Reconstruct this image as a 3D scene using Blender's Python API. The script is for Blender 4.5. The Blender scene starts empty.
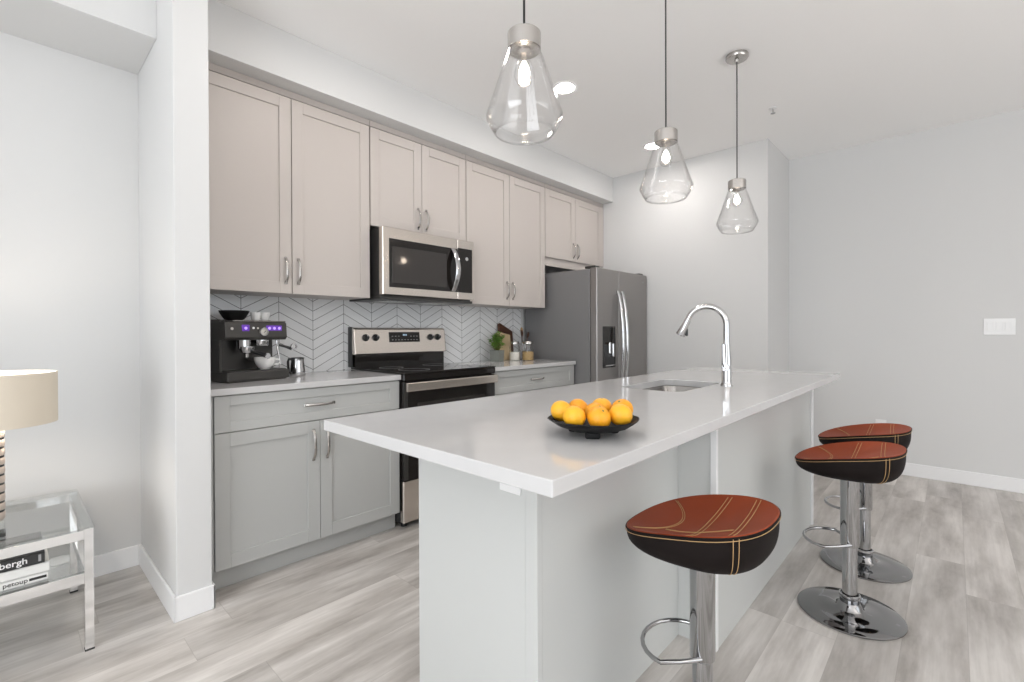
import bpy, bmesh, math, random
from mathutils import Vector, Matrix
PI = math.pi
random.seed(7)
SC = bpy.context.scene
COL = SC.collection

# ------------------------------------------------------------------ camera, world, daylight, exposure
F, YAW, PITCH, ROLL, CX, CY = 474.5, math.radians(42.973), math.radians(-0.3143), math.radians(-0.2026), 512.0, 335.1
CAM_Z = 1.16
fw = Vector((math.cos(PITCH) * math.cos(YAW), math.cos(PITCH) * math.sin(YAW), math.sin(PITCH)))
rt = Vector((math.sin(YAW), -math.cos(YAW), 0)); up = rt.cross(fw)
r2 = math.cos(ROLL) * rt + math.sin(ROLL) * up; u2 = -math.sin(ROLL) * rt + math.cos(ROLL) * up
cam_data = bpy.data.cameras.new('camera'); cam = bpy.data.objects.new('camera', cam_data); COL.objects.link(cam)
cam.matrix_world = Matrix(((r2.x, u2.x, -fw.x, 0), (r2.y, u2.y, -fw.y, 0), (r2.z, u2.z, -fw.z, CAM_Z), (0, 0, 0, 1)))
cam_data.sensor_width = 36; cam_data.lens = F / 1024 * 36
cam_data.shift_y = (CY - 341) / 1024; cam_data.clip_start = .02
SC.camera = cam
SC.view_settings.view_transform = 'Standard'; SC.view_settings.look = 'None'
SC.view_settings.gamma = 1; SC.view_settings.use_curve_mapping = False
SC.view_settings.exposure = 0.13
SC.cycles.use_denoising = True
SC.cycles.max_bounces = 10; SC.cycles.diffuse_bounces = 6; SC.cycles.glossy_bounces = 6
SC.cycles.transparent_max_bounces = 16; SC.cycles.sample_clamp_indirect = 6
SC.cycles.caustics_reflective = False; SC.cycles.caustics_refractive = False
world = bpy.data.worlds.new('world'); SC.world = world; world.use_nodes = True
world.node_tree.nodes['Background'].inputs[0].default_value = (.86, .93, 1, 1)
world.node_tree.nodes['Background'].inputs[1].default_value = 1.0

def area(name, loc, rot, sx, sy, power, color):
    l = bpy.data.lights.new(name, 'AREA'); l.shape = 'RECTANGLE'; l.size = sx; l.size_y = sy
    l.energy = power; l.color = color
    o = bpy.data.objects.new(name, l); o.location = loc; o.rotation_euler = rot; COL.objects.link(o)
    return o
# daylight through the living-room windows behind and to the left of the camera, plus
# upward fill lights added at both windows to brighten the ceiling
area('daylight_left_window', (-3.12, -.2, 1.28), (0, -PI / 2, 0), 2.4, 3.0, 96, (.925, .965, 1))
area('daylight_rear_window', (1.0, -4.12, 1.4), (PI / 2, 0, 0), 4.6, 2.2, 44, (.95, .98, 1))
for nm_, loc_, rot_, a_, b_, w_, c_ in (('ceiling_fill_left', (-3.08, -.2, .8), (0, -PI / 2 - 1.2, 0), .9, 2.9, 62, (.97, .98, 1)), ('ceiling_fill_rear', (1.0, -4.08, .8), (PI / 2 + 1.2, 0, 0), 4.4, .9, 90, (1, .93, .87))):
    area(nm_, loc_, rot_, a_, b_, w_, c_).data.spread = math.radians(120)

# ------------------------------------------------------------------ materials
def nt(name):
    m = bpy.data.materials.new(name); m.use_nodes = True
    return m, m.node_tree.nodes, m.node_tree.links
def mat(name, col, rough=.5, metal=0, spec=.5, bump=0, bscale=60, var=0, vscale=4, coat=0, emit=None, estr=0, stretch=None, sheen=0):
    m, n, l = nt(name); b = n['Principled BSDF']
    b.inputs['Base Color'].default_value = (*col, 1); b.inputs['Roughness'].default_value = rough
    b.inputs['Metallic'].default_value = metal; b.inputs['Specular IOR Level'].default_value = spec
    b.inputs['Coat Weight'].default_value = coat
    if emit: b.inputs['Emission Color'].default_value = (*emit, 1); b.inputs['Emission Strength'].default_value = estr
    tc = n.new('ShaderNodeTexCoord'); mp = n.new('ShaderNodeMapping'); l.new(tc.outputs['Object'], mp.inputs[0])
    if stretch: mp.inputs['Scale'].default_value = stretch
    if bump:
        t = n.new('ShaderNodeTexNoise'); t.inputs['Scale'].default_value = bscale; t.inputs['Detail'].default_value = 3
        bp = n.new('ShaderNodeBump'); bp.inputs['Strength'].default_value = bump; bp.inputs['Distance'].default_value = .004
        l.new(mp.outputs[0], t.inputs[0]); l.new(t.outputs[0], bp.inputs['Height']); l.new(bp.outputs[0], b.inputs['Normal'])
    if var:
        t = n.new('ShaderNodeTexNoise'); t.inputs['Scale'].default_value = vscale; t.inputs['Detail'].default_value = 4
        l.new(mp.outputs[0], t.inputs[0])
        mx = n.new('ShaderNodeMix'); mx.data_type = 'RGBA'
        mx.inputs[6].default_value = (*[c * (1 - var) for c in col], 1); mx.inputs[7].default_value = (*[min(1, c * (1 + var)) for c in col], 1)
        l.new(t.outputs[0], mx.inputs[0]); l.new(mx.outputs[2], b.inputs['Base Color'])
    return m
def emat(name, col, strength):
    m, n, l = nt(name); n.remove(n['Principled BSDF']); e = n.new('ShaderNodeEmission')
    e.inputs[0].default_value = (*col, 1); e.inputs[1].default_value = strength
    l.new(e.outputs[0], n['Material Output'].inputs[0]); return m
def thin_glass(name, tint, lo, hi):
    m, n, l = nt(name); n.remove(n['Principled BSDF'])
    t = n.new('ShaderNodeBsdfTransparent'); t.inputs[0].default_value = (*tint, 1)
    g = n.new('ShaderNodeBsdfGlossy'); g.inputs['Roughness'].default_value = .02
    w = n.new('ShaderNodeLayerWeight'); w.inputs[0].default_value = .5
    pw = n.new('ShaderNodeMath'); pw.operation = 'POWER'; pw.inputs[1].default_value = 3.0
    r = n.new('ShaderNodeMapRange'); r.inputs[3].default_value = lo; r.inputs[4].default_value = hi
    x = n.new('ShaderNodeMixShader')
    l.new(w.outputs['Facing'], pw.inputs[0]); l.new(pw.outputs[0], r.inputs[0]); l.new(r.outputs[0], x.inputs[0])
    l.new(t.outputs[0], x.inputs[1]); l.new(g.outputs[0], x.inputs[2]); l.new(x.outputs[0], n['Material Output'].inputs[0])
    return m

class NB:                                           # tiny node-math builder
    def __init__(s, n, l): s.n, s.l = n, l
    def m(s, op, a, b=None, c=None):
        q = s.n.new('ShaderNodeMath'); q.operation = op
        for i, v in enumerate((a, b, c)):
            if v is None: continue
            if isinstance(v, (int, float)): q.inputs[i].default_value = v
            else: s.l.new(v, q.inputs[i])
        return q.outputs[0]
    def mix(s, f, a, b, bt='MIX'):
        q = s.n.new('ShaderNodeMix'); q.data_type = 'RGBA'; q.blend_type = bt
        for i, v in ((0, f), (6, a), (7, b)):
            if isinstance(v, (int, float)): q.inputs[i].default_value = v
            elif isinstance(v, tuple): q.inputs[i].default_value = (*v, 1)
            else: s.l.new(v, q.inputs[i])
        return q.outputs[2]
    def ramp(s, f, a, b, c=0., d=1.):
        q = s.n.new('ShaderNodeMapRange'); s.l.new(f, q.inputs[0])
        for i, v in ((1, a), (2, b), (3, c), (4, d)): q.inputs[i].default_value = v
        return q.outputs[0]
    def vec(s, x, y, z=0.):
        q = s.n.new('ShaderNodeCombineXYZ')
        for i, v in enumerate((x, y, z)):
            if isinstance(v, (int, float)): q.inputs[i].default_value = v
            else: s.l.new(v, q.inputs[i])
        return q.outputs[0]
    def noise(s, v, scale, detail=4, rough=.5):
        q = s.n.new('ShaderNodeTexNoise'); q.inputs['Scale'].default_value = scale; q.inputs['Detail'].default_value = detail
        q.inputs['Roughness'].default_value = rough; s.l.new(v, q.inputs['Vector']); return q.outputs[0]
    def white(s, v):
        q = s.n.new('ShaderNodeTexWhiteNoise'); q.noise_dimensions = '3D'; s.l.new(v, q.inputs['Vector']); return q.outputs['Value']

def floor_material():
    m, n, l = nt('vinyl_plank'); k = NB(n, l); b = n['Principled BSDF']
    tc = n.new('ShaderNodeTexCoord'); sp = n.new('ShaderNodeSeparateXYZ'); l.new(tc.outputs['Object'], sp.inputs[0])
    x, y = sp.outputs[0], sp.outputs[1]
    W, L = .182, 1.22
    yr = k.m('DIVIDE', k.m('ADD', y, 10.05), W); row = k.m('FLOOR', yr)
    off = k.white(k.vec(row, 3.7, 1.1))
    xr = k.m('ADD', k.m('DIVIDE', k.m('ADD', x, 20.3), L), off); colm = k.m('FLOOR', xr)
    pid = k.white(k.vec(row, colm, 9.2)); pid2 = k.white(k.vec(colm, row, 4.4))
    sx = k.m('ADD', x, k.m('MULTIPLY', pid, 31.)); sy = k.m('ADD', y, k.m('MULTIPLY', pid2, 17.))
    broad = k.noise(k.vec(k.m('MULTIPLY', sx, 1.3), k.m('MULTIPLY', sy, 7.)), 1.0, 5, .6)
    grain = k.noise(k.vec(k.m('MULTIPLY', sx, 3.), k.m('MULTIPLY', sy, 60.)), 1.0, 3, .55)
    cloud = k.noise(k.vec(k.m('MULTIPLY', sx, 2.6), k.m('MULTIPLY', sy, 4.5)), 1.3, 6, .65)
    c = k.mix(k.ramp(broad, .33, .64), (.285, .257, .232), (.73, .70, .672))
    c = k.mix(k.ramp(cloud, .38, .62, 0, .45), c, (.60, .57, .54))
    c = k.mix(k.ramp(grain, .35, .7, 0, .22), c, (.30, .265, .235))
    tone = k.ramp(pid, 0, 1, .90, 1.08)
    c = k.mix(1.0, c, k.vec(tone, tone, tone), 'MULTIPLY')
    fy = k.m('FRACT', yr); fx = k.m('FRACT', xr)
    ey = k.m('MINIMUM', fy, k.m('SUBTRACT', 1., fy)); ex = k.m('MINIMUM', fx, k.m('SUBTRACT', 1., fx))
    seam = k.m('MAXIMUM', k.m('LESS_THAN', ey, .006), k.m('LESS_THAN', ex, .0011))
    c = k.mix(k.m('MULTIPLY', seam, .24), c, (.17, .15, .13))
    l.new(c, b.inputs['Base Color'])
    l.new(k.ramp(broad, .3, .7, .36, .46), b.inputs['Roughness'])
    bp = n.new('ShaderNodeBump'); bp.inputs['Strength'].default_value = .12; bp.inputs['Distance'].default_value = .002
    l.new(k.m('SUBTRACT', grain, seam), bp.inputs['Height']); l.new(bp.outputs[0], b.inputs['Normal'])
    return m
def chevron_material():
    m, n, l = nt('chevron_tile'); k = NB(n, l); b = n['Principled BSDF']
    tc = n.new('ShaderNodeTexCoord'); sp = n.new('ShaderNodeSeparateXYZ'); l.new(tc.outputs['Object'], sp.inputs[0])
    x, z = sp.outputs[0], sp.outputs[2]; HW = .2085
    a = k.m('ADD', x, 10 * HW - .932)
    pp = k.m('PINGPONG', a, HW)
    q = k.m('FRACT', k.m('DIVIDE', k.m('SUBTRACT', k.m('ADD', z, 3.1 - 1.297 - .0015), k.m('MULTIPLY', pp, .545)), .062))
    diag = k.m('LESS_THAN', q, .052)
    fx = k.m('FRACT', k.m('DIVIDE', k.m('ADD', a, .0012), HW)); vert = k.m('LESS_THAN', fx, .0125)
    g = k.m('MAXIMUM', diag, vert)
    rid = k.white(k.vec(k.m('FLOOR', k.m('DIVIDE', a, HW)), k.m('FLOOR', k.m('DIVIDE', k.m('SUBTRACT', k.m('ADD', z, 3.1 - 1.297), k.m('MULTIPLY', pp, .545)), .062)), 2.))
    t = k.ramp(rid, 0, 1, .80, .86)
    c = k.mix(g, k.vec(t, k.m('MULTIPLY', t, 1.01), k.m('MULTIPLY', t, 1.02)), (.085, .085, .085))
    l.new(c, b.inputs['Base Color']); l.new(k.ramp(g, 0, 1, .18, .8), b.inputs['Roughness'])
    bp = n.new('ShaderNodeBump'); bp.inputs['Strength'].default_value = .3; bp.inputs['Distance'].default_value = .002; bp.invert = True
    l.new(g, bp.inputs['Height']); l.new(bp.outputs[0], b.inputs['Normal'])
    return m
def wood_material(name, a, b_, scale, axis=2, rough=.5):
    m, n, l = nt(name); k = NB(n, l); b = n['Principled BSDF']
    tc = n.new('ShaderNodeTexCoord'); mp = n.new('ShaderNodeMapping'); l.new(tc.outputs['Object'], mp.inputs[0])
    s = [scale * 9] * 3; s[axis] = scale; mp.inputs['Scale'].default_value = s
    f = k.noise(mp.outputs[0], 1., 5, .6); l.new(k.mix(k.ramp(f, .35, .65), a, b_), b.inputs['Base Color']); b.inputs['Roughness'].default_value = rough
    return m

M = {}
M['wall'] = mat('wall_paint', (.665, .665, .662), .65, spec=.3, bump=.03, bscale=180)
M['ceiling'] = mat('ceiling_paint', (.93, .925, .92), .8, spec=.2, bump=.12, bscale=45)
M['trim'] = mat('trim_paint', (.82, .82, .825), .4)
M['floor'] = floor_material()
M['tile'] = chevron_material()
M['upper'] = mat('upper_cabinet_paint', (.535, .49, .46), .42, spec=.4)
M['lower'] = mat('lower_cabinet_paint', (.465, .47, .46), .42, spec=.4)
M['island'] = mat('island_paint', (.57, .58, .57), .45, spec=.4)
M['quartz'] = mat('quartz', (.57, .565, .565), .10, spec=.55, var=.03, vscale=14)
M['nickel'] = mat('brushed_nickel', (.48, .46, .44), .24, 1, stretch=(1, 1, 30), bump=.02, bscale=30)
M['steel'] = mat('stainless_steel', (.73, .67, .615), .24, 1, stretch=(1.5, 1.5, 60), bump=.03, bscale=12)
M['sinksteel'] = mat('sink_steel', (.36, .345, .33), .24, 1, bump=.02, bscale=80)
M['chrome'] = mat('chrome', (.58, .58, .59), .07, 1)
M['polechrome'] = mat('stool_chrome', (.44, .44, .445), .05, 1)
M['tablechrome'] = mat('polished_table_chrome', (.86, .86, .86), .10, 1)
M['chromedark'] = mat('dark_chrome', (.30, .30, .305), .06, 1)
M['fridge'] = mat('slate_steel', (.32, .305, .295), .36, .85, stretch=(1.5, 1.5, 50), bump=.02, bscale=12)
M['fridgeside'] = mat('slate_side_paint', (.215, .212, .215), .5, .2, bump=.04, bscale=160)
M['black'] = mat('black_plastic', (.018, .018, .019), .35)
M['blackglass'] = mat('black_glass', (.012, .010, .009), .06, spec=.42)
M['ovenglass'] = mat('oven_glass', (.03, .026, .024), .08, spec=.6)
M['darkgrey'] = mat('dark_grey_metal', (.075, .073, .07), .38, .6)
M['coffee'] = mat('coffee_machine_metal', (.085, .082, .078), .34, .7, bump=.03, bscale=120)
M['white_ceramic'] = mat('white_ceramic', (.88, .88, .87), .15)
M['plate'] = mat('white_plastic', (.82, .82, .82), .3)
M['leather'] = mat('rust_leather', (.28, .052, .018), .5, spec=.18, bump=.10, bscale=420, var=.12, vscale=9)
M['leatherdark'] = mat('dark_brown_leather', (.009, .006, .0055), .65, spec=.14, bump=.08, bscale=420)
M['stitch'] = mat('tan_thread', (.52, .33, .15), .8)
M['glass'] = thin_glass('clear_glass', (.99, .99, .99), .05, .9)
M['tableglass'] = thin_glass('table_glass', (.955, .965, .96), .09, .7)
M['windowglass'] = thin_glass('window_glass', (.99, .99, .99), .03, .5)
M['bulb'] = emat('bulb_glow', (1, .83, .66), 60)
M['filament'] = emat('filament_glow', (1, .7, .4), 30)
M['pot'] = emat('downlight_glow', (1, .945, .895), 165)
M['purple'] = mat('purple_lit_button', (.10, .03, .3), .3, emit=(.24, .08, .75), estr=.25)
M['purple2'] = mat('lilac_lit_icon', (.4, .25, .8), .3, emit=(.6, .42, 1), estr=.6)
M['shade'] = mat('linen_shade', (.56, .505, .425), .85, bump=.08, bscale=300, emit=(1, .86, .66), estr=.10)
M['shadein'] = mat('shade_lining', (.86, .85, .82), .8)
M['ceramic_taupe'] = mat('taupe_ceramic', (.50, .43, .38), .3)
M['bowl'] = mat('black_wood_bowl', (.006, .006, .0065), .55, spec=.25, bump=.05, bscale=40)
M['orange'] = mat('orange_peel', (.86, .36, .012), .4, bump=.25, bscale=380, var=.12, vscale=20)
M['orange2'] = mat('yellow_peel', (.88, .44, .02), .4, bump=.25, bscale=380, var=.12, vscale=20)
M['stem'] = mat('stem_green', (.16, .17, .04), .7)
M['leaf'] = mat('herb_leaf', (.15, .29, .05), .5, var=.45, vscale=30)
M['concrete'] = mat('concrete_pot', (.20, .21, .19), .85, bump=.1, bscale=90, var=.1, vscale=25)
M['soil'] = mat('soil', (.04, .03, .02), .9)
M['walnut'] = wood_material('walnut_wood', (.050, .018, .010), (.10, .036, .018), 3., 0)
M['maple'] = wood_material('pale_wood', (.56, .42, .24), (.68, .54, .34), 3., 2)
M['spoonwood'] = wood_material('spoon_wood', (.36, .21, .09), (.48, .30, .14), 6., 2)
M['sugar'] = mat('white_sugar', (.78, .75, .68), .8, bump=.4, bscale=120, var=.14, vscale=60)
M['pasta'] = mat('amber_grain', (.46, .31, .13), .7, bump=.5, bscale=140, var=.45, vscale=90)
M['paper'] = mat('book_paper', (.80, .78, .74), .8, stretch=(1, 1, 60), bump=.2, bscale=40)
M['bookwhite'] = mat('white_book_cover', (.74, .74, .72), .45)
M['bookblack'] = mat('black_book_cover', (.025, .025, .025), .5)
M['ink'] = mat('white_lettering', (.8, .8, .8), .6)
M['inkblack'] = mat('black_lettering', (.02, .02, .02), .6)
M['rubber'] = mat('dark_rubber', (.03, .03, .03), .7)
M['display'] = mat('lit_display', (.2, .3, .4), .3, emit=(.6, .8, 1), estr=.5)
M['greymark'] = mat('grey_print', (.35, .35, .35), .5)
M['dial'] = mat('gauge_face', (.62, .60, .56), .3)
M['cord'] = mat('black_cord', (.02, .02, .02), .6)

# ------------------------------------------------------------------ mesh helpers
class MB:
    def __init__(s): s.bm = bmesh.new()
    def box(s, a, b, bev=0, seg=1, rot=None, at=None):
        c = [(a[i] + b[i]) / 2 for i in range(3)]; d = [abs(b[i] - a[i]) for i in range(3)]
        r = bmesh.ops.create_cube(s.bm, size=1); vs = r['verts']
        for v in vs: v.co = Vector((v.co.x * d[0], v.co.y * d[1], v.co.z * d[2]))
        if bev:
            es = list({e for v in vs for e in v.link_edges})
            q = bmesh.ops.bevel(s.bm, geom=es, offset=min(bev, min(d) * .45), segments=seg, profile=.5, affect='EDGES')
            vs = list({v for f in q['faces'] for v in f.verts} | {v for v in vs if v.is_valid})
        mt = Matrix.Translation(c)
        if rot is not None: mt = Matrix.Translation(at or c) @ rot @ Matrix.Translation([c[i] - (at or c)[i] for i in range(3)])
        for v in vs: v.co = mt @ v.co
        return s
    def ring(s, pts): return [s.bm.verts.new(p) for p in pts]
    def bridge(s, A, B, closed=True, smooth=True):
        n = len(A)
        for i in range(n if closed else n - 1):
            j = (i + 1) % n
            try: f = s.bm.faces.new((A[i], A[j], B[j], B[i])); f.smooth = smooth
            except ValueError: pass
    def cap(s, A, flip=False):
        try: s.bm.faces.new(A[::-1] if flip else A)
        except ValueError: pass
    def lathe(s, prof, c=(0, 0, 0), n=32, axis='z', smooth=True, closed=False):
        rings = []
        for r, z in prof:
            pts = []
            if r < 1e-6:
                p = (0, 0, z)
                pts = [p]
            else:
                pts = [(r * math.cos(2 * PI * i / n), r * math.sin(2 * PI * i / n), z) for i in range(n)]
            q = []
            for p in pts:
                if axis == 'z': v = Vector(p)
                elif axis == 'y': v = Vector((p[0], p[2], p[1]))
                elif axis == '-y': v = Vector((p[0], -p[2], p[1]))
                else: v = Vector((p[2], p[0], p[1]))
                q.append(s.bm.verts.new(v + Vector(c)))
            rings.append(q)
        prs = list(zip(rings, rings[1:]))
        if closed: prs.append((rings[-1], rings[0]))
        for A, B in prs:
            if len(A) == 1 and len(B) == 1: continue
            for i in range(n):
                j = (i + 1) % n
                if len(A) == 1: f = s.bm.faces.new((A[0], B[j], B[i]))
                elif len(B) == 1: f = s.bm.faces.new((A[i], A[j], B[0]))
                else: f = s.bm.faces.new((A[i], A[j], B[j], B[i]))
                f.smooth = smooth
        if not closed:
            if len(rings[0]) > 1 and prof[0][0] > 0 and getattr(s, 'caps', True): s.cap(rings[0], True)
            if len(rings[-1]) > 1 and getattr(s, 'caps', True): s.cap(rings[-1])
        return s
    def tube(s, pts, ra, rb=None, n=10, closed=False, upv=None):
        pts = [Vector(p) for p in pts]; N = len(pts); rb = rb or ra; rings = []; side = None
        for i, p in enumerate(pts):
            a = pts[(i - 1) % N] if (closed or i > 0) else p
            b = pts[(i + 1) % N] if (closed or i < N - 1) else p
            t = (b - a).normalized()
            if upv is not None: side = Vector(upv).cross(t).normalized()
            elif side is None:
                side = t.orthogonal().normalized()
            else:
                side = (side - t * side.dot(t)).normalized()
            w = t.cross(side)
            A = ra[i] if isinstance(ra, (list, tuple)) else ra; B = rb[i] if isinstance(rb, (list, tuple)) else rb
            rings.append([s.bm.verts.new(p + side * A * math.cos(2 * PI * k / n) + w * B * math.sin(2 * PI * k / n)) for k in range(n)])
        for A, B in zip(rings, rings[1:]): s.bridge(A, B)
        if closed: s.bridge(rings[-1], rings[0])
        else: s.cap(rings[0], True); s.cap(rings[-1])
        return s
    def prism(s, poly, lo, hi, axis='z'):
        def P(p, h): return {'z': (p[0], p[1], h), 'y': (p[0], h, p[1]), 'x': (h, p[0], p[1])}[axis]
        A = s.ring([P(p, lo) for p in poly]); B = s.ring([P(p, hi) for p in poly])
        s.bridge(A, B, smooth=False); s.cap(A, True); s.cap(B); return s
    def build(s, name, m, parent=None, loc=None, bevel=0):
        bmesh.ops.recalc_face_normals(s.bm, faces=s.bm.faces[:])
        for e in s.bm.edges:
            if len(e.link_faces) == 2 and e.calc_face_angle(0) > .62: e.smooth = False
        me = bpy.data.meshes.new(name); s.bm.to_mesh(me); s.bm.free(); me.materials.append(m)
        o = bpy.data.objects.new(name, me); COL.objects.link(o)
        if parent: o.parent = parent
        if loc: o.location = loc
        if bevel:
            md = o.modifiers.new('edge', 'BEVEL'); md.width = bevel; md.segments = 2; md.limit_method = 'ANGLE'
        return o
def tag(o, label, cat, group=None):
    o['label'] = label; o['category'] = cat
    if group: o['group'] = group
    return o
def thing(name, label, cat, loc=(0, 0, 0), rotz=0, group=None):
    o = bpy.data.objects.new(name, None); COL.objects.link(o); o.location = loc; o.rotation_euler = (0, 0, rotz); o.empty_display_size = .05
    return tag(o, label, cat, group)
def struct(o):
    o['kind'] = 'structure'; return o
def kids(o): return [c for c in bpy.data.objects if c.parent == o]
def copy_tree(o, parent=None):
    c = o.copy(); COL.objects.link(c)
    if parent: c.parent = parent
    for k in kids(o): copy_tree(k, c)
    return c
def arc(c, r, a0, a1, n, f):
    return [f(c, r, a0 + (a1 - a0) * i / n) for i in range(n + 1)]

# ------------------------------------------------------------------ room shell (X runs along the kitchen wall, Y towards it)
XR, YB, HC = 4.955, 3.0, 2.74
XL, YR = -3.0, -4.0
struct(MB().box((XL - .1, YR - .1, -.1), (XR + .1, YB + .1, 0)).build('floor', M['floor']))
struct(MB().box((XL - .1, YR - .1, HC), (XR + .1, YB + .1, HC + .1)).build('ceiling', M['ceiling']))
struct(MB().box((XL - .1, YB, 0), (XR + .1, YB + .1, HC)).build('wall_back', M['wall']))
struct(MB().box((XR, YR - .1, 0), (XR + .1, YB, HC)).build('wall_right', M['wall']))
struct(MB().box((4.275, 1.115, 0), (XR, YB, HC)).build('wall_pier', M['wall'], bevel=.002))
struct(MB().box((.471, 2.292, 0), (.597, YB, HC)).build('wall_partition', M['wall'], bevel=.003))
struct(MB().box((.597, 2.56, 2.492), (4.275, YB, HC)).build('ceiling_soffit', M['wall'], bevel=.002))
struct(MB().box((XL, 2.575, 2.46), (.471, YB, HC)).build('ceiling_bulkhead', M['wall'], bevel=.002))
w = MB()                                          # left wall with its window opening
w.box((XL - .1, YR, 0), (XL, -1.75, HC)).box((XL - .1, 1.35, 0), (XL, YB, HC)).box((XL - .1, -1.75, 0), (XL, 1.35, .08)).box((XL - .1, -1.75, 2.5), (XL, 1.35, HC))
struct(w.build('wall_left', M['wall']))
w = MB()
w.box((XL, YR - .1, 0), (-1.3, YR, HC)).box((3.3, YR - .1, 0), (XR, YR, HC)).box((-1.3, YR - .1, 0), (3.3, YR, .3)).box((-1.3, YR - .1, 2.5), (3.3, YR, HC))
struct(w.build('wall_rear', M['wall']))
w = MB()
for y in (-1.75, -.75, .27, 1.29): w.box((XL - .08, y, .08), (XL - .02, y + .06, 2.5))
w.box((XL - .08, -1.75, .08), (XL - .02, 1.35, .14)).box((XL - .08, -1.75, 2.44), (XL - .02, 1.35, 2.5))
wf = struct(w.build('window_1', M['trim']))
struct(MB().box((XL - .06, -1.73, .11), (XL - .055, 1.33, 2.47)).build('window_pane', M['windowglass'], wf))
w = MB()
for x in (-1.3, .2, 1.7, 3.24): w.box((x, YR - .08, .3), (x + .06, YR - .02, 2.5))
w.box((-1.3, YR - .08, .3), (3.3, YR - .02, .36)).box((-1.3, YR - .08, 2.44), (3.3, YR - .02, 2.5))
wf = struct(w.build('window_2', M['trim']))
struct(MB().box((-1.28, YR - .06, .33), (3.28, YR - .055, 2.47)).build('window_pane', M['windowglass'], wf))
BH, BT = .102, .012
struct(MB().box((XR - BT, YR, 0), (XR, 1.115, BH), .003).build('baseboard_right', M['trim']))
struct(MB().box((XL, YB - BT, 0), (.471 - BT, YB, BH), .003).build('baseboard_back', M['trim']))
b = MB(); b.box((.471 - BT, 2.292 - BT, 0), (.471, YB, BH), .003); b.box((.471 - BT, 2.292 - BT, 0), (.597 + BT - .003, 2.292, BH), .003); b.box((.597, 2.292 - BT, 0), (.597 + BT - .003, 2.36, BH), .003)
struct(b.build('baseboard_partition', M['trim']))
struct(MB().box((4.275 - BT, 1.115, 0), (4.275, 2.1, BH), .003).box((4.275 - BT, 1.115 - BT, 0), (XR - BT, 1.115, BH), .003).build('baseboard_pier', M['trim']))
struct(MB().box((.597, YB - .008, .914), (3.335, YB, 1.40)).build('wall_backsplash', M['tile']))

# ------------------------------------------------------------------ cabinets
def door_mesh(x0, x1, z0, z1, yf, th=.019, st=.062, rec=.008, rail=None):
    m = MB(); rl = rail or st; B = .0012
    m.box((x0, yf, z0), (x0 + st, yf + th, z1), B).box((x1 - st, yf, z0), (x1, yf + th, z1), B)
    m.box((x0 + st, yf, z0), (x1 - st, yf + th, z0 + rl), B).box((x0 + st, yf, z1 - rl), (x1 - st, yf + th, z1), B)
    m.box((x0 + st - .002, yf + rec, z0 + rl - .002), (x1 - st + .002, yf + th - .001, z1 - rl + .002))
    return m
def pull(cx, cz, yf, L=.135, vert=True):           # arched bar pull, feet on the door face
    pts = []; n = 14
    for i in range(n + 1):
        t = i / n; s = (t - .5) * L
        d = .026 * (1 - abs(2 * t - 1) ** 3.2) + .001
        pts.append((cx, yf - d, cz + s) if vert else (cx + s, yf - d, cz))
    m = MB(); m.tube(pts, .0038, .0070, 10, upv=(1, 0, 0) if vert else (0, 0, 1)); 
    for e in (-1, 1):
        c = (cx, yf - .003, cz + e * L * .49) if vert else (cx + e * L * .49, yf - .003, cz)
        m.box((c[0] - .008, yf - .006, c[2] - .008), (c[0] + .008, yf, c[2] + .008), .002)
    return m
YU = 2.67                                          # face of the upper doors
def upper_cabinet(label, x0, x1, split, z0, hz, group, filler=0):
    t = thing('wall_cabinet', label, 'cabinet', (x0, YU, z0), 0, group)
    def L(m, n, mt, p=t):
        o = m.build(n, mt, p); 
        if p is t: o.location = (-x0, -YU, -z0)
        return o
    body = MB().box((x0, YU + .021, z0 + .002), (x1, YB - .009, 2.491)); 
    L(body, 'body', M['upper'])
    for a, b_, hx in ((x0 + .002, split - .0023, split - .034), (split + .0023, x1 - filler - .002, split + .034)):
        d = L(door_mesh(a, b_, z0, 2.4505, YU), 'door', M['upper'])
        pull(hx, z0 + hz, YU).build('handle', M['nickel'], d)
    rail = MB().box((x0, YU + .003, 2.4555), (x1, YU + .021, 2.491))
    if filler: rail.box((x1 - filler, YU + .003, z0), (x1, YU + .021, 2.4555))
    L(rail, 'top_rail', M['upper'])
    if filler: L(MB().box((x0, YU + .021, z0 - .075), (x1, YU + .039, z0 + .002)), 'bottom_filler', M['upper'])
    return t
G = 'upper cabinets along the kitchen wall'
upper_cabinet('tall pale taupe wall cabinet above the espresso machine', .612, 1.568, 1.09, 1.378, .125, G)
upper_cabinet('short pale taupe wall cabinet directly above the microwave', 1.572, 2.366, 1.965, 1.835, .10, G)
upper_cabinet('tall pale taupe wall cabinet above the cutting boards and jars', 2.37, 3.302, 2.84, 1.378, .125, G)
upper_cabinet('short pale taupe wall cabinet above the refrigerator', 3.306, 4.27, 3.765, 1.838, .10, G, .035)

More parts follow.
